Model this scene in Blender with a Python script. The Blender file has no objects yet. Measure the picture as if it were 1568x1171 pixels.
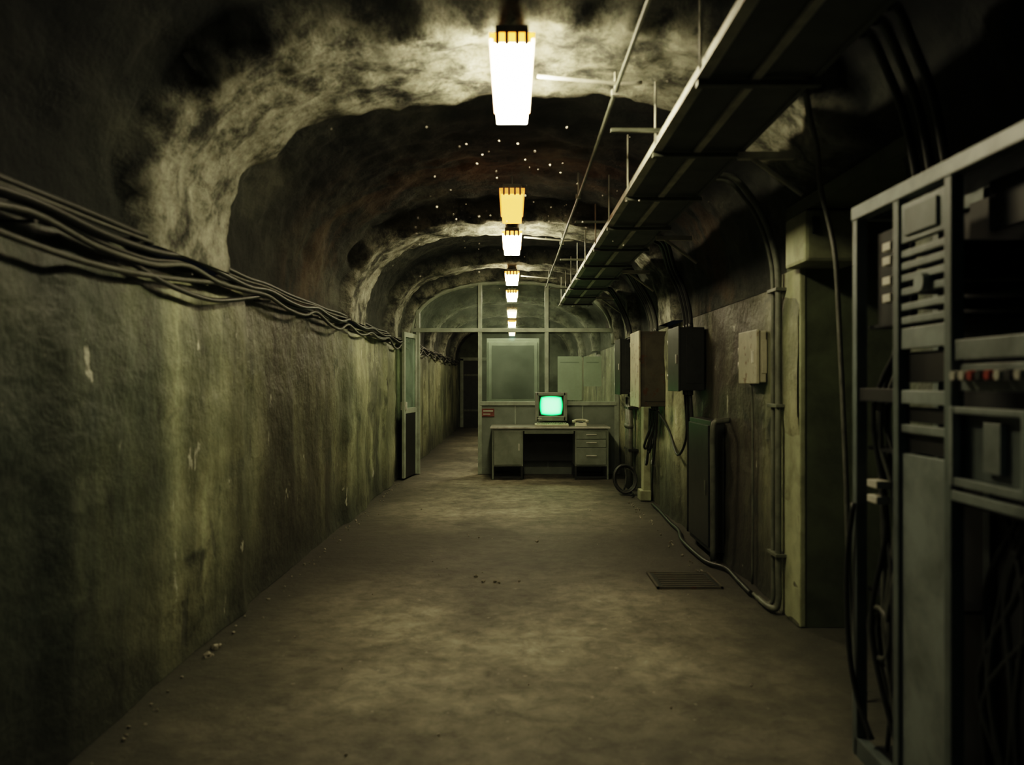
import bpy, bmesh, math, random
from mathutils import Vector, Matrix, noise
random.seed(7)
scene = bpy.context.scene
def U(a,b): return a+(b-a)*random.random()

# ---------------------------------------------------------------- materials
def newmat(name):
    m = bpy.data.materials.new(name); m.use_nodes = True
    nt = m.node_tree
    bs = nt.nodes["Principled BSDF"]
    return m, nt, bs
def coords(nt, scale=(1,1,1)):
    tc = nt.nodes.new("ShaderNodeTexCoord")
    mp = nt.nodes.new("ShaderNodeMapping"); mp.inputs["Scale"].default_value = scale
    nt.links.new(tc.outputs["Object"], mp.inputs["Vector"])
    return mp.outputs[0]
def nz(nt, vec, scale, detail=6, rough=.55, dist=0):
    n = nt.nodes.new("ShaderNodeTexNoise")
    n.inputs["Scale"].default_value=scale; n.inputs["Detail"].default_value=detail
    n.inputs["Roughness"].default_value=rough; n.inputs["Distortion"].default_value=dist
    nt.links.new(vec, n.inputs["Vector"]); return n.outputs["Fac"]
def ramp(nt, fac, stops):
    r = nt.nodes.new("ShaderNodeValToRGB"); e = r.color_ramp.elements
    while len(e)<len(stops): e.new(.5)
    for i,(p,c) in enumerate(stops):
        e[i].position=p
        if not isinstance(c,tuple): c=(c,c,c)
        e[i].color=(*c,1)
    nt.links.new(fac, r.inputs[0]); return r.outputs[0]
def mix(nt, fac, a, b, mode='MIX'):
    m = nt.nodes.new("ShaderNodeMix"); m.data_type='RGBA'; m.blend_type=mode
    for s,v in ((m.inputs[0],fac),(m.inputs[6],a),(m.inputs[7],b)):
        if hasattr(v,'node'): nt.links.new(v,s)
        elif isinstance(v,(int,float)): s.default_value=v if s==m.inputs[0] else (v,v,v,1)
        else: s.default_value=(*v,1)
    return m.outputs[2]
def mth(nt, op, a, b=0., c=None):
    m = nt.nodes.new("ShaderNodeMath"); m.operation=op
    for i,v in enumerate((a,b)):
        if hasattr(v,'node'): nt.links.new(v,m.inputs[i])
        else: m.inputs[i].default_value=v
    return m.outputs[0]
def bump(nt, bs, h, strength=.4, dist=.02):
    b = nt.nodes.new("ShaderNodeBump"); b.inputs["Strength"].default_value=strength
    b.inputs["Distance"].default_value=dist
    nt.links.new(h,b.inputs["Height"]); nt.links.new(b.outputs[0],bs.inputs["Normal"])
def mrange(nt,v,a,b,c,d):
    g=nt.nodes.new("ShaderNodeMapRange")
    for i,x in enumerate((a,b,c,d)): g.inputs[i+1].default_value=x
    nt.links.new(v,g.inputs[0]); return g.outputs[0]

def grimy(name, col, rough=.5, metal=0., var=.5, scale=6, b=.15, rust=0.):
    m,nt,bs = newmat(name)
    v = coords(nt)
    f = nz(nt,v,scale,5,.6,.3)
    c = ramp(nt,f,[(.3,tuple(x*(1-var) for x in col)),(.62,col)])
    if rust>0:
        f2 = nz(nt,v,scale*1.7,4,.65)
        c = mix(nt, ramp(nt,f2,[(.62-rust*.2,0.),(.70-rust*.2,.8)]), c, (.10,.045,.02))
    nt.links.new(c,bs.inputs["Base Color"])
    bs.inputs["Roughness"].default_value=rough; bs.inputs["Metallic"].default_value=metal
    if b>.12: bump(nt,bs,nz(nt,v,scale*8,3),b,.004)
    return m
def emis(name,col,strength):
    m,nt,bs=newmat(name)
    bs.inputs["Base Color"].default_value=(.6,.6,.55,1)
    bs.inputs["Emission Color"].default_value=(*col,1)
    bs.inputs["Emission Strength"].default_value=strength
    return m

def wall_mat():
    m,nt,bs=newmat("peeling_green_paint")
    v=coords(nt)
    base=ramp(nt,nz(nt,v,.9,6,.58,.3),[(.30,(.088,.106,.078)),(.48,(.185,.206,.138)),(.66,(.34,.358,.235))])
    st=ramp(nt,nz(nt,coords(nt,(3.0,3.0,.32)),1.0,6,.60,.2),[(.30,.36),(.5,.90),(.68,1.5)])
    c=mix(nt,1.0,base,st,'MULTIPLY')
    sx=nt.nodes.new("ShaderNodeSeparateXYZ"); nt.links.new(coords(nt),sx.inputs[0])
    dy=mth(nt,'ABSOLUTE',mth(nt,'SUBTRACT',sx.outputs[1],6.4))
    zone=mrange(nt,dy,.8,1.9,1,0)
    rn=ramp(nt,nz(nt,coords(nt,(3,3,.6)),1.2,5,.6,.4),[(.34,.55),(.56,.92)])
    c=mix(nt,mth(nt,'MULTIPLY',zone,rn),c,(.052,.047,.036))  # rusty stretch, also darkened to paint in the dim gap between lamps
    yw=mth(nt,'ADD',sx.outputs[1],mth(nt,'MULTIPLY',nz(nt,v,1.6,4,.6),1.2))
    c=mix(nt,mrange(nt,yw,3.5,4.8,.86,0),c,(.022,.034,.032))  # lamp falloff painted into the colour: wall darkens towards the camera
    pe=ramp(nt,nz(nt,coords(nt,(1,1,.6)),1.5,8,.66,.3),[(.585,0.),(.605,.6)])
    c=mix(nt,pe,c,(.080,.088,.073))
    md=ramp(nt,nz(nt,v,3.0,6,.64,.4),[(.31,.85),(.43,0.)])
    c=mix(nt,md,c,(.028,.034,.027))
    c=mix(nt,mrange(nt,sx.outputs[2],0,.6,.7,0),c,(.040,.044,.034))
    ch=ramp(nt,nz(nt,coords(nt,(1,1,.40)),7,5,.6,.3),[(.67,0.),(.69,1.)])
    c=mix(nt,mth(nt,'MULTIPLY',ch,.75),c,(.50,.51,.43))
    fine=ramp(nt,nz(nt,v,28,3,.7),[(.3,.82),(.7,1.12)])
    c=mix(nt,1.0,c,fine,'MULTIPLY')
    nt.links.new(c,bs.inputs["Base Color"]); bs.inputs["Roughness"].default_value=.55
    h=mth(nt,'ADD',nz(nt,v,4.0,8,.60),mth(nt,'MULTIPLY',pe,-.10))
    bump(nt,bs,h,.65,.055)
    return m
M_wall=wall_mat()

def vault_mat():
    m,nt,bs=newmat("whitewashed_vault")
    v=coords(nt)
    at=nt.nodes.new("ShaderNodeAttribute"); at.attribute_name="rib"
    sx=nt.nodes.new("ShaderNodeSeparateXYZ"); nt.links.new(coords(nt),sx.inputs[0])
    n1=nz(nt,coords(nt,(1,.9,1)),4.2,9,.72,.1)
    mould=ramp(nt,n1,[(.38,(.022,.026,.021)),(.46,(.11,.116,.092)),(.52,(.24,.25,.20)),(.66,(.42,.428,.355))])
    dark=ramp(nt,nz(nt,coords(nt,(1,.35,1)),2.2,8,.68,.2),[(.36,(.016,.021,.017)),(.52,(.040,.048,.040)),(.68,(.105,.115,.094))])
    dy=mth(nt,'ABSOLUTE',mth(nt,'SUBTRACT',sx.outputs[1],6.5))
    zone=mrange(nt,dy,.3,1.0,.5,0)
    rn=ramp(nt,nz(nt,v,2.2,5,.6,.4),[(.46,0.),(.6,1.)])
    dark=mix(nt,mth(nt,'MULTIPLY',zone,rn),dark,(.16,.105,.055))
    dark=mix(nt,mrange(nt,sx.outputs[1],2.8,3.5,.85,0),dark,(.011,.016,.016))  # near vault coloured darker to imitate the unlit foreground
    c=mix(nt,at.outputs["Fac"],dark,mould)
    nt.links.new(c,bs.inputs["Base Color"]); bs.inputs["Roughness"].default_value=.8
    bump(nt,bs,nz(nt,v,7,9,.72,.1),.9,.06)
    return m
M_vault=vault_mat()

def floor_mat():
    m,nt,bs=newmat("dusty_concrete")
    v=coords(nt)
    c=ramp(nt,nz(nt,v,1.1,7,.60,.4),[(.32,(.105,.100,.076)),(.50,(.195,.185,.138)),(.68,(.32,.302,.23))])
    st=ramp(nt,nz(nt,v,7,7,.74,.3),[(.34,.5),(.52,1.),(.70,1.45)])
    c=mix(nt,1.0,c,st,'MULTIPLY')
    sp=ramp(nt,nz(nt,v,24,3,.5),[(.69,0.),(.73,.55)])
    c=mix(nt,sp,c,(.45,.43,.34))
    sx=nt.nodes.new("ShaderNodeSeparateXYZ"); nt.links.new(coords(nt),sx.inputs[0])
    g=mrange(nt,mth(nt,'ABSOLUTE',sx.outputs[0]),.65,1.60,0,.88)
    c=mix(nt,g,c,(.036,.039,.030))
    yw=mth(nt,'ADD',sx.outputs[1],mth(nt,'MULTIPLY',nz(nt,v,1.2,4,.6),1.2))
    c=mix(nt,mrange(nt,yw,3.0,4.8,.72,0),c,(.038,.042,.035))  # foreground shade painted on: floor colour darkens towards the camera
    dz=mth(nt,'ABSOLUTE',mth(nt,'SUBTRACT',yw,7.3))
    c=mix(nt,mrange(nt,dz,.6,1.9,.78,0),c,(.040,.038,.030))  # dim gap between the light pools, put into the floor colour
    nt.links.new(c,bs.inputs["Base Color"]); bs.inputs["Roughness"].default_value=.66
    bump(nt,bs,nz(nt,v,9,8,.70),.5,.025)
    return m
M_floor=floor_mat()

M_green=grimy("green_plaster",(.36,.39,.26),.6,0,.45,5,.5)
M_dkgreen=grimy("dark_green_plaster",(.115,.14,.085),.6,0,.5,4,.4)
M_cable=grimy("black_cable",(.030,.034,.029),.45,0,.4,20,.1)
M_cable2=grimy("dusty_cable",(.085,.092,.075),.55,0,.5,15,.1)
M_pipe=grimy("grey_conduit",(.16,.175,.14),.5,.1,.5,9,.15)
M_galv=grimy("galvanised_steel",(.60,.61,.54),.5,.05,.35,8,.1)
M_tray=grimy("dark_tray_steel",(.11,.125,.105),.5,.0,.5,5,.1)
M_frame=grimy("painted_frame",(.34,.39,.32),.5,0,.35,6,.1)
M_panel=grimy("grey_panel",(.21,.245,.21),.55,0,.3,3,.1)
M_black=grimy("black_paint",(.014,.016,.014),.5,0,.4,9,.1)
M_box_dk=grimy("dark_enamel",(.034,.039,.033),.45,0,.4,9,.1)
M_cab=grimy("cabinet_enamel",(.21,.25,.205),.5,0,.3,4,.1)
M_cabd=grimy("cabinet_dark_panel",(.075,.092,.078),.35,0,.3,4,.1)
M_box_bg=grimy("beige_enamel",(.38,.375,.29),.5,0,.28,8,.1,.15)
M_box_br=grimy("brown_grey_enamel",(.10,.095,.072),.5,0,.4,6,.1,.2)
M_desk=grimy("desk_grey_green",(.25,.285,.24),.45,0,.3,5,.05)
M_desk_top=grimy("desk_linoleum",(.20,.21,.17),.35,0,.3,5,.05)
M_case=grimy("terminal_plastic",(.26,.28,.24),.45,0,.25,8,.05)
M_cream=grimy("cream_plastic",(.58,.58,.44),.45,0,.2,14,.05)
M_key=grimy("key_plastic",(.35,.36,.29),.5,0,.2,30,.05)
M_rack=grimy("rack_steel",(.14,.168,.165),.42,.1,.45,5,.08)
M_rack_lt=grimy("rack_light_panel",(.23,.265,.26),.45,.05,.45,6,.08)
M_rack_dk=grimy("rack_interior",(.018,.021,.020),.6,.0,.4,6,.08)
M_white=grimy("white_connector",(.42,.42,.37),.4,0,.2,20,.05)
M_red=grimy("red_knob",(.28,.05,.03),.4,0,.3,20,.05)
M_paper=grimy("faded_paper",(.42,.46,.38),.8,0,.15,6,.05)
M_sign=grimy("rust_red_sign",(.18,.07,.05),.6,0,.4,12,.05)
M_housing=grimy("lamp_housing",(.45,.44,.38),.5,0,.3,10,.1)
M_rubble=grimy("rubble_crumbs",(.34,.33,.27),.9,0,.4,30,.3)
M_dust=grimy("dust_fluff",(.80,.77,.70),.9,0,.1,30,.05)

def glass_mat(name,tint=(.90,.98,.93),gl=.06,dust=.11):
    m=bpy.data.materials.new(name); m.use_nodes=True; nt=m.node_tree; nt.nodes.clear()
    o=nt.nodes.new("ShaderNodeOutputMaterial")
    t=nt.nodes.new("ShaderNodeBsdfTransparent"); t.inputs[0].default_value=(*tint,1)
    g=nt.nodes.new("ShaderNodeBsdfGlossy"); g.inputs["Roughness"].default_value=.04; g.inputs[0].default_value=(.8,.95,.85,1)
    d=nt.nodes.new("ShaderNodeBsdfDiffuse"); d.inputs[0].default_value=(.54,.66,.57,1)
    a=nt.nodes.new("ShaderNodeMixShader"); a.inputs[0].default_value=gl
    b=nt.nodes.new("ShaderNodeMixShader")
    f=ramp(nt,nz(nt,coords(nt),3,4,.6),[(.3,dust*.8),(.7,dust*2.2)])
    nt.links.new(f,b.inputs[0])
    nt.links.new(t.outputs[0],a.inputs[1]); nt.links.new(g.outputs[0],a.inputs[2])
    nt.links.new(a.outputs[0],b.inputs[1]); nt.links.new(d.outputs[0],b.inputs[2]); nt.links.new(b.outputs[0],o.inputs[0])
    return m
M_glass=glass_mat("dusty_glass")
def screen_mat():
    m,nt,bs=newmat("phosphor_screen")
    bs.inputs["Base Color"].default_value=(.01,.04,.02,1); bs.inputs["Roughness"].default_value=.25
    tc=coords(nt,(1,1,1))
    w=nt.nodes.new("ShaderNodeTexWave"); w.bands_direction='Z'; w.inputs["Scale"].default_value=28
    nt.links.new(tc,w.inputs[0])
    at=nt.nodes.new("ShaderNodeAttribute"); at.attribute_name="glow"
    c=ramp(nt,at.outputs["Fac"],[(0,(.0,.08,.01)),(.35,(.005,.55,.08)),(1,(.17,1.0,.26))])
    c=mix(nt,1.0,c,ramp(nt,w.outputs["Fac"],[(0,.85),(1,1.1)]),'MULTIPLY')
    nt.links.new(c,bs.inputs["Emission Color"]); bs.inputs["Emission Strength"].default_value=7.0
    return m
M_screen=screen_mat()

# ---------------------------------------------------------------- builder
class B:
    def __init__(s,name): s.name=name; s.bm=bmesh.new(); s.mats=[]
    def mi(s,m):
        if m not in s.mats: s.mats.append(m)
        return s.mats.index(m)
    def bx(s,x0,x1,y0,y1,z0,z1,m,bev=0.,top=None,rot=None):
        c=Vector(((x0+x1)/2,(y0+y1)/2,(z0+z1)/2))
        vs=[]
        for dz in (-1,1):
            for dx,dy in ((-1,-1),(1,-1),(1,1),(-1,1)):
                k=top if (top and dz==1) else (1,1)
                v=Vector((dx*(x1-x0)/2*k[0],dy*(y1-y0)/2*k[1],dz*(z1-z0)/2))
                if rot: v=Matrix.Rotation(rot[0],3,rot[1])@v
                vs.append(s.bm.verts.new(c+v))
        idx=[(3,2,1,0),(4,5,6,7),(0,1,5,4),(1,2,6,5),(2,3,7,6),(3,0,4,7)]
        fs=[s.bm.faces.new([vs[i] for i in f]) for f in idx]
        k=s.mi(m)
        for f in fs: f.material_index=k
        if bev>0:
            es=list({e for f in fs for e in f.edges})
            r=bmesh.ops.bevel(s.bm,geom=es,offset=bev,segments=2,affect='EDGES',profile=.6)
            for f in r['faces']: f.material_index=k
    def poly(s,pts,m):
        f=s.bm.faces.new([s.bm.verts.new(Vector(p)) for p in pts]); f.material_index=s.mi(m); return f
    def tube(s,pts,r,m,seg=8,sm=4,closed=False):
        P=[Vector(p) for p in pts]
        if sm>1 and len(P)>2:
            Q=[]
            n=len(P)
            for i in range(n if closed else n-1):
                if closed: a,b,c,d=P[i-1],P[i],P[(i+1)%n],P[(i+2)%n]
                else: a,b,c,d=P[max(i-1,0)],P[i],P[i+1],P[min(i+2,n-1)]
                for k in range(sm):
                    t=k/sm
                    Q.append(.5*((2*b)+(c-a)*t+(2*a-5*b+4*c-d)*t*t+(3*b-a-3*c+d)*t**3))
            if not closed: Q.append(P[-1])
            P=Q
        n=len(P); rings=[]; k=s.mi(m)
        T=(P[1]-P[0]).normalized()
        N=T.orthogonal().normalized()
        for i in range(n):
            if closed: t=(P[(i+1)%n]-P[i-1])
            else: t=(P[min(i+1,n-1)]-P[max(i-1,0)])
            if t.length<1e-9: t=T.copy()
            t.normalize()
            N=(N-t*N.dot(t))
            if N.length<1e-6: N=t.orthogonal()
            N.normalize(); Bn=t.cross(N)
            rings.append([s.bm.verts.new(P[i]+r*(math.cos(2*math.pi*j/seg)*N+math.sin(2*math.pi*j/seg)*Bn)) for j in range(seg)])
            T=t
        for i in range(n if closed else n-1):
            a=rings[i]; b=rings[(i+1)%n]
            for j in range(seg):
                f=s.bm.faces.new((a[j],a[(j+1)%seg],b[(j+1)%seg],b[j])); f.material_index=k; f.smooth=True
        if not closed:
            f=s.bm.faces.new(rings[0][::-1]); f.material_index=k
            f=s.bm.faces.new(rings[-1]); f.material_index=k
    def cyl(s,a,b,r,m,seg=14): s.tube([a,b],r,m,seg,1)
    def done(s):
        bmesh.ops.recalc_face_normals(s.bm,faces=s.bm.faces)
        me=bpy.data.meshes.new(s.name); s.bm.to_mesh(me); s.bm.free()
        for m in s.mats: me.materials.append(m)
        o=bpy.data.objects.new(s.name,me); scene.collection.objects.link(o)
        return o

# ---------------------------------------------------------------- room shell
Y0,Y1=-2.6,25.0
ZS=2.0
RIBS=[(-.9,-.1),(3.42,4.40),(7.65,8.45),(10.35,11.0),(12.0,12.5),(15.2,15.9),(18.2,18.8),(21.2,21.8)]
PIL=[(-.9,-.1),(2.9,4.93),(7.9,8.95),(10.4,11.2),(12.0,12.6),(15.2,15.9),(18.2,18.8),(21.2,21.8)]
NY0,NY1,NZ1=3.32,4.56,2.02
NTOP=2.34
def ss(a,b,x):
    t=max(0,min(1,(x-a)/(b-a))); return t*t*(3-2*t)
def ribf(y,L,w=.09):
    return max(ss(a-w/2,a+w/2,y)*(1-ss(b-w/2,b+w/2,y)) for a,b in L)
def fr(v,o=4): return noise.fractal(v,1.0,2.0,o)
HW=1.68
def vault_pt(y,t,rib):
    a=HW-.005-.12*rib; b=1.14-.19*rib
    n=2.6
    ct,st=math.cos(t),math.sin(t)
    return a*math.copysign(abs(ct)**(2/n),ct),ZS+b*abs(st)**(2/n)
bm=bmesh.new(); NA=150
ny=int((Y1-Y0)/.05)
lay=bm.verts.layers.float.new("rib")
rows=[]
for i in range(ny+1):
    y=Y0+(Y1-Y0)*i/ny
    row=[]
    for j in range(NA+1):
        t=math.pi*j/NA
        cs,sn=math.cos(t),math.sin(t)
        yw=y+.13*noise.noise(Vector((cs*2.5,sn*2.5,y*.4)))+.05*noise.noise(Vector((cs*9,sn*9,y*2)))
        rb=ribf(yw,RIBS)
        x,z=vault_pt(y,t,rb)
        if x>1 and 2.9<y<4.9:    # rib dies out above the side doorway
            rb*=ss(NTOP,NTOP+.16,z); x,z=vault_pt(y,t,rb)
        p=Vector((x,y,z))
        edge=min(1,sn*5)
        d=(.030*fr(p*1.6+Vector((0,0,9)))+.028*fr(p*5,5))*edge
        d+=.03*edge*(ss(5.0,5.12,yw)*(1-ss(5.9,6.3,yw)))*(.6+noise.noise(p*.8))
        nrm=Vector((-x,0,-(z-ZS)-.4)).normalized()
        q=p+nrm*d
        stain=noise.noise(Vector((cs*3,sn*3,y*1.3+4)))
        v=bm.verts.new(q); v[lay]=max(0,min(1,rb+ .30*max(0,stain)*ss(2.8,3.6,y)))  # pale stains fade near the camera, part of the painted foreground shade
        row.append(v)
    rows.append(row)
for i in range(ny):
    for j in range(NA):
        vs=(rows[i][j],rows[i][j+1],rows[i+1][j+1],rows[i+1][j])
        if all(v.co.x>1.2 and v.co.z<NTOP+.03 and NY0-.02<=v.co.y<=NY1+.02 for v in vs): continue
        f=bm.faces.new(vs); f.smooth=True
me=bpy.data.meshes.new("ceiling"); bm.to_mesh(me); bm.free(); me.materials.append(M_vault)
o=bpy.data.objects.new("ceiling",me); scene.collection.objects.link(o)

def wall(name,side):
    bm=bmesh.new()
    ys=[Y0+(Y1-Y0)*i/400 for i in range(401)]
    if side>0:
        for e in (NY0,NY1):
            k=min(range(len(ys)),key=lambda i:abs(ys[i]-e)); ys[k]=e
    zs=[ZS*i/36 for i in range(37)]
    G={}
    for i,y in enumerate(ys):
        for j,z in enumerate(zs):
            pl=ribf(y+.03*noise.noise(Vector((0,y,z*3))),PIL,.06)
            p=Vector((side*HW,y,z))
            d=.035*pl+.022*fr(p*1.4)+.007*fr(p*7)
            d*= (1-ss(1.9,2.0,z))
            if j==0: d+=.01
            G[i,j]=bm.verts.new((side*(HW-d),y,z))
    for i in range(len(ys)-1):
        for j in range(len(zs)-1):
            if side>0 and NY0-1e-6<=ys[i] and ys[i+1]<=NY1+1e-6: continue
            f=bm.faces.new((G[i,j],G[i+1,j],G[i+1,j+1],G[i,j+1])); f.smooth=True
    loose=[v for v in bm.verts if not v.link_faces]
    bmesh.ops.delete(bm,geom=loose,context='VERTS')
    bmesh.ops.recalc_face_normals(bm,faces=bm.faces)
    me=bpy.data.meshes.new(name); bm.to_mesh(me); bm.free(); me.materials.append(M_wall)
    o=bpy.data.objects.new(name,me); scene.collection.objects.link(o)
wall("wall_left",-1); wall("wall_right",1)
b=B("floor")
gx=[-2.4+4.8*i/40 for i in range(41)]; gy=[Y0-.2+(Y1-Y0+.4)*i/240 for i in range(241)]
V=[[b.bm.verts.new((x,y,.008*fr(Vector((x*.8,y*.8,3)))-.004)) for x in gx] for y in gy]
k=b.mi(M_floor)
for i in range(240):
    for j in range(40):
        f=b.bm.faces.new((V[i][j],V[i][j+1],V[i+1][j+1],V[i+1][j])); f.smooth=True
b.done()
b=B("wall_back"); b.bx(-1.9,1.9,Y1-.05,Y1+.1,0,3.3,M_dkgreen); b.done()
b=B("wall_front"); b.bx(-1.9,1.9,Y0-.1,Y0+.02,0,3.3,M_dkgreen); b.done()
b=B("doorway_recess")
XD=2.25
b.bx(HW-.02,XD,NY1-.005,NY1+.25,0,NTOP+.08,M_dkgreen)
b.bx(HW-.035,HW+.0,NY1-.01,NY1+.30,0,NZ1+.04,M_green,.008)
b.bx(HW+.0,XD,NY0-.25,NY0+.005,0,NTOP+.08,M_dkgreen)
b.bx(XD,XD+.08,NY0-.25,NY1+.25,0,NTOP+.1,M_dkgreen)
b.bx(1.60,XD,NY0-.08,NY1+.08,NTOP,NTOP+.07,M_dkgreen)
b.bx(1.575,1.90,4.28,4.60,2.05,2.33,M_green,.02)
b.bx(1.61,1.65,4.265,4.28,2.20,2.29,M_box_dk,.004)
b.done()
b=B("door_2")
b.bx(XD-.05,XD-.002,NY0+.12,NY1-.12,.0,1.98,M_box_dk,.004)
for z in (.35,1.1): b.bx(XD-.065,XD-.05,NY0+.22,NY1-.22,z,z+.55,M_box_dk,.004)
b.cyl((XD-.1,NY1-.2,1.0),(XD-.05,NY1-.2,1.0),.015,M_galv); b.cyl((XD-.1,NY1-.2,1.0),(XD-.1,NY1-.32,1.0),.012,M_galv)
b.done()
b=B("door_3")     # steel door at the far end of the tunnel
b.bx(-1.62,-1.52,Y1-.12,Y1-.05,0,2.15,M_frame,.005); b.bx(-.62,-.52,Y1-.12,Y1-.05,0,2.15,M_frame,.005)
b.bx(-1.62,-.52,Y1-.12,Y1-.05,2.08,2.18,M_frame,.005)
b.bx(-1.52,-.62,Y1-.10,Y1-.06,0,2.08,M_box_dk,.004); b.cyl((-.75,Y1-.16,1.05),(-.75,Y1-.10,1.05),.02,M_galv)
for z in (.5,1.6): b.bx(-1.5,-1.0,Y1-.115,Y1-.10,z,z+.06,M_pipe,.003)
b.done()

# ---------------------------------------------------------------- ceiling lamps
def lamp(y0,L,col,st,zb=2.79,halo_col=None):
    b=B("ceiling_lamp")
    me=emis("lamp_diffuser",col,st)
    mr=emis("lamp_halo_strip",halo_col or (1.,.34,.05),min(6.,st*.4))  # glowing strips added to imitate the warm halo round the diffuser
    y1=y0+L; w=.083
    b.bx(-w,w,y0,y1,zb,zb+.088,me,.010)
    for x in (-w-.014,w): b.bx(x,x+.014,y0-.014,y1+.014,zb+.064,zb+.088,mr,.002)
    for yy in (y0-.016,y1+.002): b.bx(-w,w,yy,yy+.014,zb+.045,zb+.088,mr,.002)
    b.bx(-.070,.070,y0-.018,y1+.018,zb+.088,zb+.12,M_housing,.004)
    for yy in (y0-.017,y1+.017):
        for x in (-.062,-.022,.022,.062):
            b.bx(x-.007,x+.007,yy-.006,yy+.006,zb+.035,zb+.095,M_housing,.002)
    for yy in (y0+.18,y1-.18):
        b.cyl((0,yy,zb+.12),(0,yy,3.02 if ribf(yy,RIBS)<.5 else 2.93),.008,M_galv,8)
    return b.done()
W=(1.,.87,.60)
lamp(3.38,.92,W,108)
lamp(6.07,.92,(1.,.38,.07),4.2)
lamp(7.78,.95,W,100)
lamp(10.6,.85,W,62)
lamp(12.75,.95,W,85)
lamp(16.2,.95,W,85)
lamp(19.0,.95,W,65)
lamp(22.8,.95,W,14)
lamp(-1.9,.92,(.40,.95,.95),5.0,halo_col=(.4,.8,.7))  # unseen fill lamp added behind the camera to lift foreground shadows in teal

# ---------------------------------------------------------------- cable tray on ceiling
b=B("cable_tray")
ya,yb=-1.5,12.0
xl,xr,zt=.73,1.14,2.55
b.bx(xl,xl+.012,ya,yb,zt,zt+.09,M_galv,.002); b.bx(xl-.035,xl+.012,ya,yb,zt-.006,zt+.004,M_galv,.001)
b.bx(xr-.012,xr,ya,yb,zt,zt+.085,M_galv,.002); b.bx(xr-.012,xr+.012,ya,yb,zt-.006,zt+.004,M_tray,.001)
b.bx(xl+.012,xr-.012,ya,yb,zt+.004,zt+.010,M_tray)
b.bx(.90,.935,ya,yb,zt-.012,zt+.003,M_galv,.002)
yy=3.02-.95*4
while yy<yb:
    b.bx(xl-.03,xr+.03,yy-.02,yy+.02,zt-.03,zt-.008,M_pipe,.002)
    b.cyl((xl-.015,yy,zt-.03),(xl-.015,yy,2.93),.006,M_galv,8)
    b.cyl((xr+.015,yy,zt-.03),(xr+.015,yy,2.78),.006,M_galv,8)
    yy+=.95
for i,x in enumerate((.78,.81,.85,.97,1.01,1.05,1.09)):
    pts=[(x+U(-.01,.01),ya+j*.75,zt+.025+U(0,.02)) for j in range(19) if ya+j*.75<yb]
    b.tube(pts,.013,M_cable,8,3)
for yy in (1.2,3.95,6.2,8.1,10.6):
    b.bx(xl-.24,xl+.02,yy-.012,yy+.012,zt+.09,zt+.108,M_pipe,.002)
    b.bx(xr-.02,1.40,yy-.02,yy+.02,zt-.045,zt-.01,M_galv,.003)
    b.cyl((1.18,yy,zt-.03),(1.44,yy,zt-.22),.012,M_galv,8)
b.done()
b=B("ceiling_conduit")
b.tube([(.50,y,2.80+.006*math.sin(y*2)) for y in [ -1.5+i*.6 for i in range(23)]],.010,M_pipe,8,2)
for y in (1.1,3.85,6.0,8.0,10.7):
    b.cyl((.50,y,2.80),(.50,y,2.98 if ribf(y,RIBS)<.5 else 2.9),.007,M_galv,8)
    b.bx(.48,.52,y-.012,y+.012,2.785,2.815,M_galv,.002)
for y in (3.80,8.0,10.9):
    b.tube([(.12,y,2.86),(.5,y,2.825),(.62,y,2.83)],.009,M_galv,8,2)
b.done()

# ---------------------------------------------------------------- cable bundle on left wall
b=B("cable_bundle")
sup=[-2.5+1.28*i for i in range(22)]
for c in range(5):
    z0=(2.04,2.022,2.005,1.985,1.965)[c]; sg=(.006,.015,.025,.045,.065)[c]; r=(.013,.009,.014,.010,.013)[c]
    x0=-HW+.080+.012*(c%3)
    pts=[]
    for i,y in enumerate(sup):
        if y>24: break
        zz=z0+U(-.008,.008)
        pts.append((x0,y,zz))
        s=sg*U(.5,1.5)
        pts.append((x0+U(-.005,.015),y+.43,zz-s*.9+U(-.01,.01))); pts.append((x0+U(-.005,.015),y+.86,zz-s*.95+U(-.01,.01)))
    b.tube(pts,r,M_cable2 if c%3==1 else M_cable,8,5)
b.tube([(-1.60,2.6,1.99),(-1.60,3.1,1.95),(-1.59,3.6,1.86),(-1.59,4.15,1.835),(-1.60,4.6,1.88),(-1.61,5.2,1.97)],.013,M_cable,8,6)
b.tube([(-1.60,1.4,1.97),(-1.60,2.2,1.89),(-1.59,2.9,1.85),(-1.59,3.5,1.87),(-1.60,4.2,1.93),(-1.61,4.7,1.99)],.013,M_cable2,8,6)
for y in sup:
    if y>24: continue
    b.bx(-HW-.01,-HW+.115,y-.010,y+.010,1.925,1.935,M_box_dk,.002)
b.done()

# ---------------------------------------------------------------- partition
PY=12.2
def arch(a,bb,n=40,t0=0,t1=math.pi):
    out=[]
    for i in range(n+1):
        t=t0+(t1-t0)*i/n; ct,st=math.cos(t),math.sin(t)
        out.append((a*math.copysign(abs(ct)**(2/2.6),ct),ZS+bb*abs(st)**(2/2.6)))
    return out
def archz(x,a=1.56,bb=.94): return ZS+bb*(1-min(1,(abs(x)/a))**2.6)**(1/2.6)
b=B("glazed_partition")
def post(x,z0,z1,w=.03): b.bx(x-w,x+w,PY-.035,PY+.035,z0,z1,M_frame,.004)
post(-1.44,0,archz(-1.44)+.02); post(-.49,0,archz(-.49)); post(.53,1.05,archz(.53)); post(1.60,0,2.2,.035)
b.bx(-1.60,1.60,PY-.04,PY+.04,2.17,2.23,M_frame,.004)
b.bx(-.49,1.60,PY-.04,PY+.04,1.05,1.11,M_frame,.004)
b.bx(-.46,1.60,PY-.02,PY+.02,.0,1.05,M_panel,.003)
b.bx(-.46,1.60,PY-.03,PY+.03,.0,.10,M_panel,.003)
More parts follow.
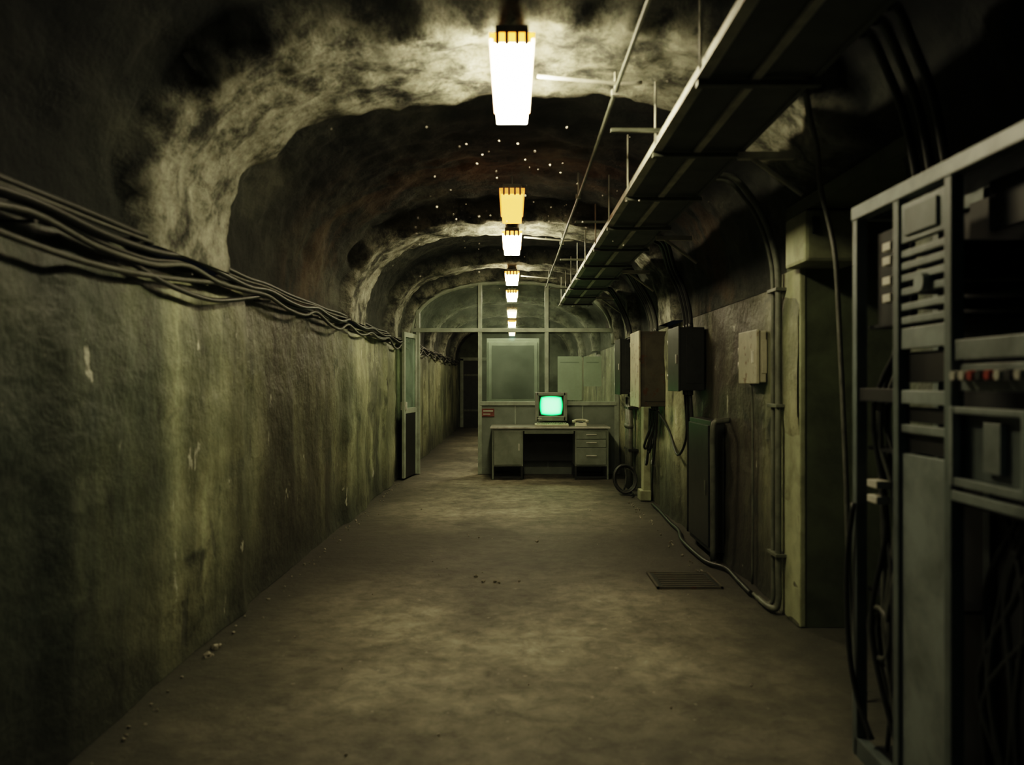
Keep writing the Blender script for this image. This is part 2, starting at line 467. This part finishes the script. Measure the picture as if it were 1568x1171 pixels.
for x in (.05,.55,1.08): b.bx(x-.01,x+.01,PY-.027,PY-.018,.1,1.05,M_frame,.001)
b.bx(-1.66,-1.44,PY-.02,PY+.02,0,2.2,M_panel)
b.bx(1.58,1.66,PY-.03,PY+.03,0,2.2,M_panel)
b.tube([(x*.995,PY,z-.01) for x,z in arch(1.56,.94)],.035,M_frame,8,1)
def pane(pts): b.poly([(x,PY,z) for x,z in pts],M_glass)
pane([(-.46,1.11),(.50,1.11),(.50,2.17),(-.46,2.17)])
pane([(.56,1.11),(1.57,1.11),(1.57,2.17),(.56,2.17)])
for xa,xb in ((-1.40,-.52),(-.46,.50),(.56,1.44)):
    top=[(xb+(xa-xb)*i/12,archz(xb+(xa-xb)*i/12)-.02) for i in range(13)]
    pane([(xa,2.23),(xb,2.23)]+top)
b.done()
b=B("door_1")
hx,hy=-1.47,PY-.05; ex,ey=-1.565,11.45
L=math.hypot(ex-hx,ey-hy); ang=math.atan2(ey-hy,ex-hx)
def leaf(u0,u1,z0,z1,m,t=.02,bev=.003):
    c=Vector((hx+math.cos(ang)*(u0+u1)/2,hy+math.sin(ang)*(u0+u1)/2,0))
    b.bx(c.x-(u1-u0)/2,c.x+(u1-u0)/2,c.y-t,c.y+t,z0,z1,m,bev,rot=(ang,'Z'))
leaf(0,.07,.02,2.13,M_frame); leaf(L-.07,L,.02,2.13,M_frame)
leaf(.07,L-.07,2.06,2.13,M_frame); leaf(.07,L-.07,.95,1.03,M_frame); leaf(.07,L-.07,.02,.95,M_black,.014)
leaf(.07,L-.07,1.03,2.06,M_glass,.003,0)
leaf(L-.06,L-.03,1.0,1.12,M_galv,.045)
b.done()
b=B("sign"); b.bx(-.46,-.27,PY-.034,PY-.021,.88,1.0,M_sign,.003); b.bx(-.44,-.29,PY-.037,PY-.034,.955,.975,M_paper); b.bx(-.44,-.33,PY-.037,PY-.034,.91,.925,M_paper); b.done()
for x0,x1,z0,z1 in ((.70,1.07,1.13,1.80),(1.10,1.37,1.34,1.80)):
    b=B("poster"); b.bx(x0,x1,PY+.012,PY+.018,z0,z1,M_paper,.001)
    b.bx(x0+.04,x1-.04,PY+.009,PY+.012,z1-.10,z1-.085,M_desk); b.done()
b=B("metal_cabinet")
cx0,cx1,cy0,cy1=-.44,.47,13.75,14.25
b.bx(cx0,cx1,cy0,cy1,0.0,2.16,M_cab,.01)
b.bx(cx0+.03,cx1-.03,cy0-.018,cy0,.08,2.10,M_cab,.006)
b.bx(cx0+.09,cx1-.09,cy0-.022,cy0-.016,1.12,2.04,M_cabd,.003)
b.cyl((.38,cy0-.05,.95),(.38,cy0-.05,1.07),.008,M_galv)
b.done()

# ---------------------------------------------------------------- desk
b=B("office_desk")
y0,y1=11.48,12.12
b.bx(-.31,1.41,y0-.01,y1,.735,.765,M_desk_top,.006)
b.bx(-.315,1.415,y0-.016,y0-.008,.737,.763,M_galv,.002)
b.bx(-.28,1.38,y0+.02,y1-.02,.70,.737,M_desk,.003)
b.bx(-.28,.16,y0+.02,y1-.02,.19,.70,M_desk,.006)
b.bx(-.26,.14,y0+.008,y0+.022,.21,.69,M_desk,.005)
b.bx(.09,.11,y0-.004,y0+.01,.42,.52,M_galv,.002)
b.bx(.91,1.38,y0+.02,y1-.02,.19,.70,M_desk,.006)
for z0_,z1_ in ((.585,.69),(.465,.575),(.21,.455)):
    b.bx(.93,1.36,y0+.006,y0+.022,z0_,z1_,M_desk,.005)
    b.bx(1.07,1.22,y0-.008,y0+.008,(z0_+z1_)/2+.005,(z0_+z1_)/2+.02,M_galv,.002)
b.bx(.18,.89,y0+.012,y0+.03,.66,.70,M_desk,.004)
b.bx(.16,.91,y1-.10,y1-.08,.22,.70,M_box_dk,.003)
for xa in (-.27,.14,.92,1.37):
    for ya_ in (y0+.04,y1-.05): b.bx(xa-.015,xa+.015,ya_-.015,ya_+.015,0,.19,M_box_dk,.002)
for xa,xb in ((-.27,.14),(.92,1.37)):
    b.bx(xa,xb,y1-.06,y1-.045,.03,.06,M_box_dk); b.bx(xa,xb,y0+.035,y0+.05,.02,.045,M_box_dk)
b.bx(-.29,-.265,y0+.02,y1-.02,.0,.72,M_desk,.004); b.bx(1.37,1.395,y0+.02,y1-.02,.0,.72,M_desk,.004)
b.done()

# ---------------------------------------------------------------- computer terminal
b=B("computer_terminal")
tx,ty=.575,11.66
ZD=.766
b.bx(tx-.17,tx+.17,ty+.05,ty+.36,ZD,ZD+.04,M_case,.01)
b.bx(tx-.10,tx+.10,ty+.09,ty+.28,ZD+.04,ZD+.075,M_case,.008)
z0,z1=ZD+.07,1.255; w=.235
b.bx(tx-w,tx-w+.055,ty,ty+.08,z0,z1,M_case,.01); b.bx(tx+w-.055,tx+w,ty,ty+.08,z0,z1,M_case,.01)
b.bx(tx-w+.02,tx+w-.02,ty,ty+.08,z1-.05,z1,M_case,.01); b.bx(tx-w+.02,tx+w-.02,ty,ty+.08,z0,z0+.075,M_case,.01)
b.bx(tx-w+.05,tx+w-.05,ty+.018,ty+.03,z0+.06,z1-.04,M_black)
vs=[]
for (yy,s,dz) in ((ty+.07,1.,0),(ty+.22,.97,0),(ty+.42,.62,-.03)):
    cz=(z0+z1)/2+dz; hw=w*s-.002; hh=(z1-z0)/2*s-.002
    vs.append([b.bm.verts.new((tx+a*hw,yy,cz+c*hh)) for a,c in ((-1,-1),(1,-1),(1,1),(-1,1))])
k=b.mi(M_case)
for i in range(2):
    for j in range(4):
        f_=b.bm.faces.new((vs[i][j],vs[i][(j+1)%4],vs[i+1][(j+1)%4],vs[i+1][j])); f_.material_index=k
f_=b.bm.faces.new(vs[2]); f_.material_index=k
for i in range(6): b.bx(tx-.15,tx+.15,ty+.1+i*.025,ty+.108+i*.025,z1-.004,z1+.002,M_black)
n=20; sw,sh=.168,.142; szc=(z0+.075+z1-.05)/2+.002
gl=b.bm.verts.layers.float.new("glow")
g=[]
k=b.mi(M_screen)
for i in range(n+1):
    row=[]
    for j in range(n+1):
        u=-1+2*i/n; v=-1+2*j/n
        uu=u*math.sqrt(1-.22*v*v); vv=v*math.sqrt(1-.22*u*u)
        vt=b.bm.verts.new((tx+sw*uu,ty+.018-.02*(1-(u*u+v*v)/2),szc+sh*vv))
        vt[gl]=max(0,1-.75*max(abs(u),abs(v))**5-.15*(u*u+v*v)/2)
        row.append(vt)
    g.append(row)
for i in range(n):
    for j in range(n):
        f_=b.bm.faces.new((g[i][j],g[i+1][j],g[i+1][j+1],g[i][j+1])); f_.material_index=k; f_.smooth=True
b.cyl((tx+.19,ty-.008,z0+.03),(tx+.19,ty+.002,z0+.03),.01,M_black)
b.bx(tx-.2,tx-.14,ty-.002,ty+.002,z0+.03,z0+.045,M_galv)
b.done()
b=B("keyboard")
b.bx(tx-.245,tx+.245,11.49,11.645,ZD+.004,ZD+.035,M_cream,.006,rot=(math.radians(2.5),'X'))
for r_ in range(4):
    for c_ in range(14):
        x=tx-.215+c_*.031; y=11.515+r_*.031
        b.bx(x,x+.026,y,y+.025,ZD+.033+r_*.0016,ZD+.045+r_*.0016,M_key,.002)
b.done()
b=B("telephone")
px=1.0; py=11.60
b.bx(px-.09,px+.09,py-.09,py+.09,ZD,ZD+.05,M_cream,.01,top=(.85,.8))
b.tube([(px-.10,py+.03,ZD+.075),(px-.05,py+.03,ZD+.088),(px+.05,py+.03,ZD+.088),(px+.10,py+.03,ZD+.075)],.014,M_cream,10,4)
for sx in (-1,1): b.cyl((px+sx*.095,py+.03,ZD+.05),(px+sx*.095,py+.03,ZD+.085),.026,M_cream)
b.cyl((px,py-.03,ZD+.04),(px,py-.03,ZD+.058),.035,M_black,20)
b.done()

# ---------------------------------------------------------------- right wall fittings
WX=HW-.012
def ebox(name,x0,y0,y1,z0,z1,m,mat2=None):
    b=B(name)
    b.bx(x0+.015,WX+.0,y0,y1,z0,z1,m,.008)
    b.bx(x0,x0+.02,y0-.008,y1+.008,z0-.008,z1+.008,mat2 or m,.005)
    b.bx(x0-.012,x0,y0+.05,y0+.07,(z0+z1)/2-.04,(z0+z1)/2+.04,M_galv,.002)
    for z in (z0+.12,z1-.12): b.cyl((x0+.005,y1+.012,z-.025),(x0+.005,y1+.012,z+.025),.008,M_galv)
    b.bx(x0+.07,WX-.03,y0-.004,y0+.002,z0+.06,z1-.06,m,.002)
    for y in (y0+.08,y0+.2,y0+.32):
        if y<y1-.03 and x0<1.55: b.cyl((WX-.10,y,z0-.04),(WX-.10,y,z0+.01),.02,M_box_dk)
        if y<y1-.03 and x0<1.55: b.cyl((WX-.10,y,z1-.01),(WX-.10,y,z1+.04),.02,M_box_dk)
    return b.done()
ebox("electrical_box",1.40,10.35,10.85,1.25,1.96,M_box_dk)
ebox("electrical_box",1.36,8.55,9.15,1.14,1.95,M_box_br,mat2=M_box_bg)
ebox("electrical_box",1.44,6.9,7.35,1.33,1.88,M_box_dk)
ebox("junction_box",1.60,5.22,5.62,1.40,1.74,M_box_bg)
b=B("metal_locker")
b.bx(1.56,WX,6.25,7.0,.06,1.10,M_box_dk,.006)
b.bx(1.545,1.562,6.28,6.97,.10,1.06,M_box_dk,.004)
b.bx(1.535,1.545,6.35,6.37,.5,.62,M_pipe,.002)
b.tube([(1.545,6.12,.03),(1.545,6.12,.6),(1.545,6.12,1.05),(1.60,6.12,1.10),(WX,6.12,1.11)],.022,M_pipe,10,4)
b.bx(1.6,WX,6.3,6.34,0,.07,M_box_dk); b.bx(1.6,WX,6.9,6.94,0,.07,M_box_dk)
b.done()
b=B("conduit_pipe")
for i,(dx,dy) in enumerate(((0,0),(.0,.10))):
    x=1.605+dx; y=4.80+dy
    b.tube([(1.18,y-.1,2.62),(1.32,y-.05,2.62),(1.44,y,2.52),(1.53,y,2.36),(1.585,y,2.18),(x,y,2.0),(x,y,1.6),(x,y,1.0),(x,y,.3),(x,y,.07),(x-.03,y+.05,.03),(x-.03,y+.3,.022)],.019 if i==0 else .013,M_pipe,10,5)
for z in (.35,1.25,1.95): b.bx(1.58,WX,4.77,4.94,z,z+.02,M_pipe,.003)
b.done()
b=B("hanging_cables")
for i in range(5):
    y=8.62+i*.10; x=1.60-.02*(i%2)
    b.tube([(1.18,y-.3,2.6),(1.28,y-.15,2.60),(1.40,y,2.46),(1.50,y,2.28),(1.56,y,2.08),(1.568,y,1.97)],.016,M_cable2 if i%2 else M_cable,8,5)
for i in range(3):
    y=6.98+i*.12
    b.tube([(1.18,y-.5,2.6),(1.30,y-.3,2.58),(1.42,y,2.42),(1.51,y,2.22),(1.56,y,2.02),(1.568,y,1.91)],.018,M_cable,8,5)
for i in range(3):
    y=10.43+i*.12
    b.tube([(1.18,y-.3,2.6),(1.28,y-.2,2.60),(1.42,y,2.44),(1.51,y,2.24),(1.56,y,2.05),(1.568,y,1.98)],.016,M_cable,8,5)
b.tube([(1.18,3.2,2.58),(1.27,3.4,2.54),(1.38,3.6,2.46),(1.47,3.80,2.34),(1.53,3.85,2.18),(1.55,3.82,2.0),(1.56,3.8,1.7),(1.55,3.7,1.0),(1.53,3.6,.4),(1.55,3.5,.03)],.012,M_cable2,8,6)
for i in range(3):
    b.tube([(1.18,2.5+i*.1,2.58),(1.26,2.6+i*.1,2.62),(1.36,2.7+i*.1,2.55),(1.45,2.75+i*.1,2.40),(1.51,2.78+i*.1,2.2),(1.53,2.8+i*.1,2.09)],.016,M_cable,8,5)
for i in range(5):
    y=8.63+i*.1; s=U(.35,.65)
    b.tube([(1.568,y,1.10),(1.57,y+.02,.95),(1.55-.05*(i%2),y+.1,1.10-s),(1.56,y+.25,1.06-s),(1.61,y+.35,.95-s*.5),(1.63,y+.40,1.1)],.014,M_cable,8,5)
b.tube([(1.568,7.0,1.29),(1.58,6.98,1.0),(1.60,7.04,.9),(1.61,7.1,.6),(1.61,7.12,.05)],.016,M_cable,8,5)
b.tube([(1.568,7.1,1.29),(1.60,7.2,.9),(1.61,7.25,.5),(1.62,7.3,.04)],.018,M_cable,8,5)
b.tube([(1.568,7.22,1.29),(1.62,7.4,.9),(1.60,7.7,.7),(1.62,8.2,.9),(1.58,8.6,1.08)],.012,M_cable,8,5)
b.tube([(1.62,5.4,1.39),(1.63,5.4,1.2),(1.635,5.41,.6),(1.635,5.42,.03)],.008,M_pipe,8,4)
b.tube([(1.57+.02*math.sin(y*2.3),y,.024) for y in [5.2+.35*i for i in range(3)]]+[(1.50,6.1,.022),(1.48,6.5,.022),(1.49,7.0,.022)]+[(1.57+.02*math.sin(y*2.3),y,.024) for y in [7.4+.4*i for i in range(5)]],.017,M_cable,8,4)
b.done()
b=B("vertical_pipe")
for i,(y,x,r) in enumerate(((10.45,1.55,.035),(10.62,1.55,.035),(10.76,1.55,.022))):
    b.cyl((x,y,.0),(x,y,1.20),r,M_pipe,14)
    for z in (.25,.8): b.cyl((x,y,z),(x,y,z+.05),r+.01,M_pipe,14)
for z in (.5,1.05): b.bx(1.52,WX-.02,10.4,10.82,z,z+.03,M_box_dk,.003)
b.done()
b=B("cable_coil")
for i in range(7):
    pts=[]; r=.17-.008*(i%4); cx,cy=1.42+U(-.006,.006),9.98+.016*i
    for k_ in range(20):
        a=2*math.pi*k_/20
        pts.append((cx+r*.82*math.cos(a),cy+.05*math.sin(a),.19+r*math.sin(a)+U(-.004,.004)))
    b.tube(pts,.011,M_cable2 if i%2 else M_cable,8,3,closed=True)
b.tube([(1.42,10.0,.02),(1.50,9.95,.02),(1.48,9.8,.02),(1.45,9.72,.02)],.011,M_cable,8,4)
b.tube([(1.42,10.05,.33),(1.44,10.04,.2),(1.41,10.03,.05)],.012,M_cable2,8,4)
b.done()
b=B("support_post")
b.bx(1.56,WX-.02,9.45,9.62,0,1.95,M_green,.01); b.bx(1.52,WX-.02,9.42,9.65,0,.12,M_green,.01); b.done()
b=B("floor_hatch")
b.bx(1.0,1.42,5.42,5.82,-.004,.012,M_box_dk,.003)
for i in range(7): b.bx(1.03,1.39,5.45+i*.052,5.47+i*.052,.010,.016,M_box_br,.001)
b.bx(.985,1.435,5.405,5.42,-.004,.014,M_box_br); b.bx(.985,1.435,5.82,5.835,-.004,.014,M_box_br)
b.bx(.985,1.0,5.405,5.835,-.004,.014,M_box_br); b.bx(1.42,1.435,5.405,5.835,-.004,.014,M_box_br)
b.done()

b=B("debris")
def crumb(x,y,s):
    r=bmesh.ops.create_icosphere(b.bm,subdivisions=1,radius=s,matrix=Matrix.Translation((x,y,s*.4)))
    for v in r['verts']:
        v.co+=Vector((U(-1,1),U(-1,1),U(-.6,.3)))*s*.4
b.mi(M_rubble)
for i in range(80):
    crumb(-1.60+abs(random.gauss(0,.05)),U(2.2,11.2),U(.004,.011))
for i in range(40):
    crumb(1.42-abs(random.gauss(0,.05)),U(5.9,9.3),U(.005,.011))
for i in range(70): crumb(U(-1.5,1.2),U(2.5,11),U(.003,.006))
for p in ((-.26,5.75),(-.20,5.6),(-.12,5.6),(-.09,5.58),(.05,5.62),(.22,7.0),(-.3,7.2),(-1.0,8.8),(.85,8.7)): crumb(*p,U(.009,.015))
for i in range(5): crumb(-1.58+U(-.02,.04),4.1+U(-.10,.10),U(.010,.022))
b.done()
b=B("airborne_dust"); b.mi(M_dust)
rs=random.Random(3)
for i in range(95):
    y=rs.uniform(3.3,6.0); x=rs.gauss(-.05,.36); z=rs.uniform(2.05,2.66)
    bmesh.ops.create_icosphere(b.bm,subdivisions=1,radius=rs.uniform(.002,.0048),matrix=Matrix.Translation((x,y,z)))
b.done()

# ---------------------------------------------------------------- equipment rack
b=B("equipment_rack")
XF,XB=1.29,1.635
yl=[3.0,2.68,2.36,1.96,1.56]
ZT=2.06
for y in yl:
    b.bx(XF,XF+.04,y-.02,y+.02,0,ZT,M_rack,.004)
    b.bx(XB-.04,XB,y-.02,y+.02,0,ZT,M_rack,.004)
b.bx(XF-.005,XF+.045,yl[-1]-.02,yl[0]+.02,ZT-.05,ZT,M_rack_lt,.004)
b.bx(XB-.04,XB,yl[-1]-.02,yl[0]+.02,ZT-.05,ZT,M_rack,.004)
for y in (yl[0],yl[-1]): b.bx(XF,XB,y-.02,y+.02,ZT-.05,ZT,M_rack,.004)
b.bx(XF,XF+.04,yl[-1],yl[0],0,.07,M_rack,.004)
b.bx(XB-.02,XB-.012,yl[-1],yl[0],.02,ZT-.02,M_rack_dk)
for z in (.02,.62,1.15,1.60): b.bx(XF+.05,XB-.02,yl[1],yl[0],z,z+.012,M_rack_dk)
def face(bay,z0,z1,m,dx=0.,bev=.004):
    b.bx(XF+.008+dx,XF+.03+dx,yl[bay+1]+.022,yl[bay]-.022,z0,z1,m,bev)
for z in (1.86,1.81,1.74,1.68): b.bx(XF+.02,XF+.07,2.76,2.82,z,z+.03,M_white,.004)
b.bx(XF+.07,XF+.09,2.72,2.96,1.6,1.95,M_rack_dk,.003)
for z in (1.02,.965): b.bx(XF+.01,XF+.06,2.84,2.92,z,z+.028,M_white,.004)
for z in (1.33,): face(0,z,z+.05,M_rack_dk)
for i in range(9):
    y=U(2.74,2.94); x=XF+U(.05,.14)
    b.tube([(x,y,1.95),(x+.02,y+.02,1.6),(x-.03,U(2.74,2.94),1.3),(x,U(2.74,2.94),.9),(x-.05,U(2.74,2.94),.5),(x,U(2.74,2.94),.06)],U(.006,.012),random.choice((M_cable,M_cable2,M_cable)),6,5)
for i in range(3):
    cy,cz=2.86,.50-.02*i
    b.tube([(XF+.03+.02*i,cy+.08*math.cos(a*.5236),cz+.09*math.sin(a*.5236)) for a in range(12)],.011,M_cable2,6,2,closed=True)
b.tube([(XF-.012,2.98,.95),(XF-.02,3.02,.7),(XF-.02,3.0,.4),(XF+.0,2.97,.22),(XF+.02,2.9,.1)],.010,M_cable,6,5)
face(1,1.86,1.99,M_rack_lt,0); b.bx(XF-.002,XF+.012,2.42,2.62,1.88,1.97,M_rack,.004)
for z in (1.825,1.785,1.745,1.70,1.65,1.605): 
    face(1,z-.012,z+.012,M_rack_lt,0,.003)
    b.bx(XF+.03,XF+.25,2.40,2.64,z-.008,z+.006,M_rack_dk)
b.cyl((XF-.015,2.50,1.715),(XF+.03,2.50,1.715),.03,M_rack_lt,16)
face(1,1.51,1.58,M_rack_lt); face(1,1.40,1.50,M_black,.02); face(1,1.33,1.375,M_rack_lt); face(1,1.27,1.32,M_black,.02); face(1,1.235,1.262,M_rack_lt); face(1,1.17,1.23,M_black,.02)
face(1,.08,1.165,M_rack_lt,.004)
b.bx(XF+.25,XF+.26,yl[2],yl[1],1.1,2.0,M_rack_dk)
face(2,1.465,1.525,M_rack_lt); face(2,1.375,1.455,M_rack_lt,.012)
b.bx(XF+.03,XB-.03,yl[3]+.02,yl[2]-.02,1.45,1.46,M_rack_dk)
for i,(m,y) in enumerate(((M_white,2.30),(M_white,2.255),(M_red,2.215),(M_black,2.175),(M_red,2.135),(M_white,2.09),(M_black,2.045),(M_white,2.005))):
    b.cyl((XF-.02,y,1.42),(XF+.02,y,1.42),.014,m,12)
for (z0,z1) in ((1.31,1.33),(1.10,1.125)): face(2,z0,z1,M_rack_lt,-.015)
b.bx(XF-.01,XF+.012,2.315,2.338,1.10,1.33,M_rack_lt,.003); b.bx(XF-.01,XF+.012,1.985,2.005,1.10,1.33,M_rack_lt,.003)
face(2,1.12,1.32,M_rack,.02); b.bx(XF+.01,XF+.03,2.12,2.20,1.15,1.29,M_rack_lt,.004)
face(2,1.055,1.085,M_rack_lt,-.01)
b.bx(XF+.03,XB-.03,yl[3]+.02,yl[2]-.02,1.04,1.05,M_rack_dk)
face(2,1.84,1.99,M_rack_dk,.1)
for i in range(6):
    y=U(2.02,2.3)
    b.tube([(XF+.1,y,1.03),(XF+.08,U(2.02,2.3),.8),(XF+.05,U(2.02,2.3),.5),(XF+.1,U(2.02,2.3),.1)],U(.006,.012),M_cable,6,5)
face(3,.08,.9,M_rack); face(3,.95,1.2,M_rack_lt); face(3,1.25,1.6,M_rack); face(3,1.65,1.98,M_rack_dk)
b.done()

# ---------------------------------------------------------------- world, camera
w=bpy.data.worlds.new("world"); scene.world=w; w.use_nodes=True
w.node_tree.nodes["Background"].inputs[0].default_value=(.02,.025,.03,1)
w.node_tree.nodes["Background"].inputs[1].default_value=.3
cam=bpy.data.cameras.new("camera"); co=bpy.data.objects.new("camera",cam); scene.collection.objects.link(co)
co.location=(0,0,1.40); co.rotation_euler=(math.radians(90),0,0)
cam.sensor_width=36; cam.lens=28.0; cam.clip_start=.05
cam.dof.use_dof=True; cam.dof.focus_distance=11.6; cam.dof.aperture_fstop=1.8
scene.camera=co
try:
    scene.view_settings.view_transform='Filmic'
    scene.view_settings.look='High Contrast'
    scene.view_settings.exposure=-.6
except Exception as e: print(e)
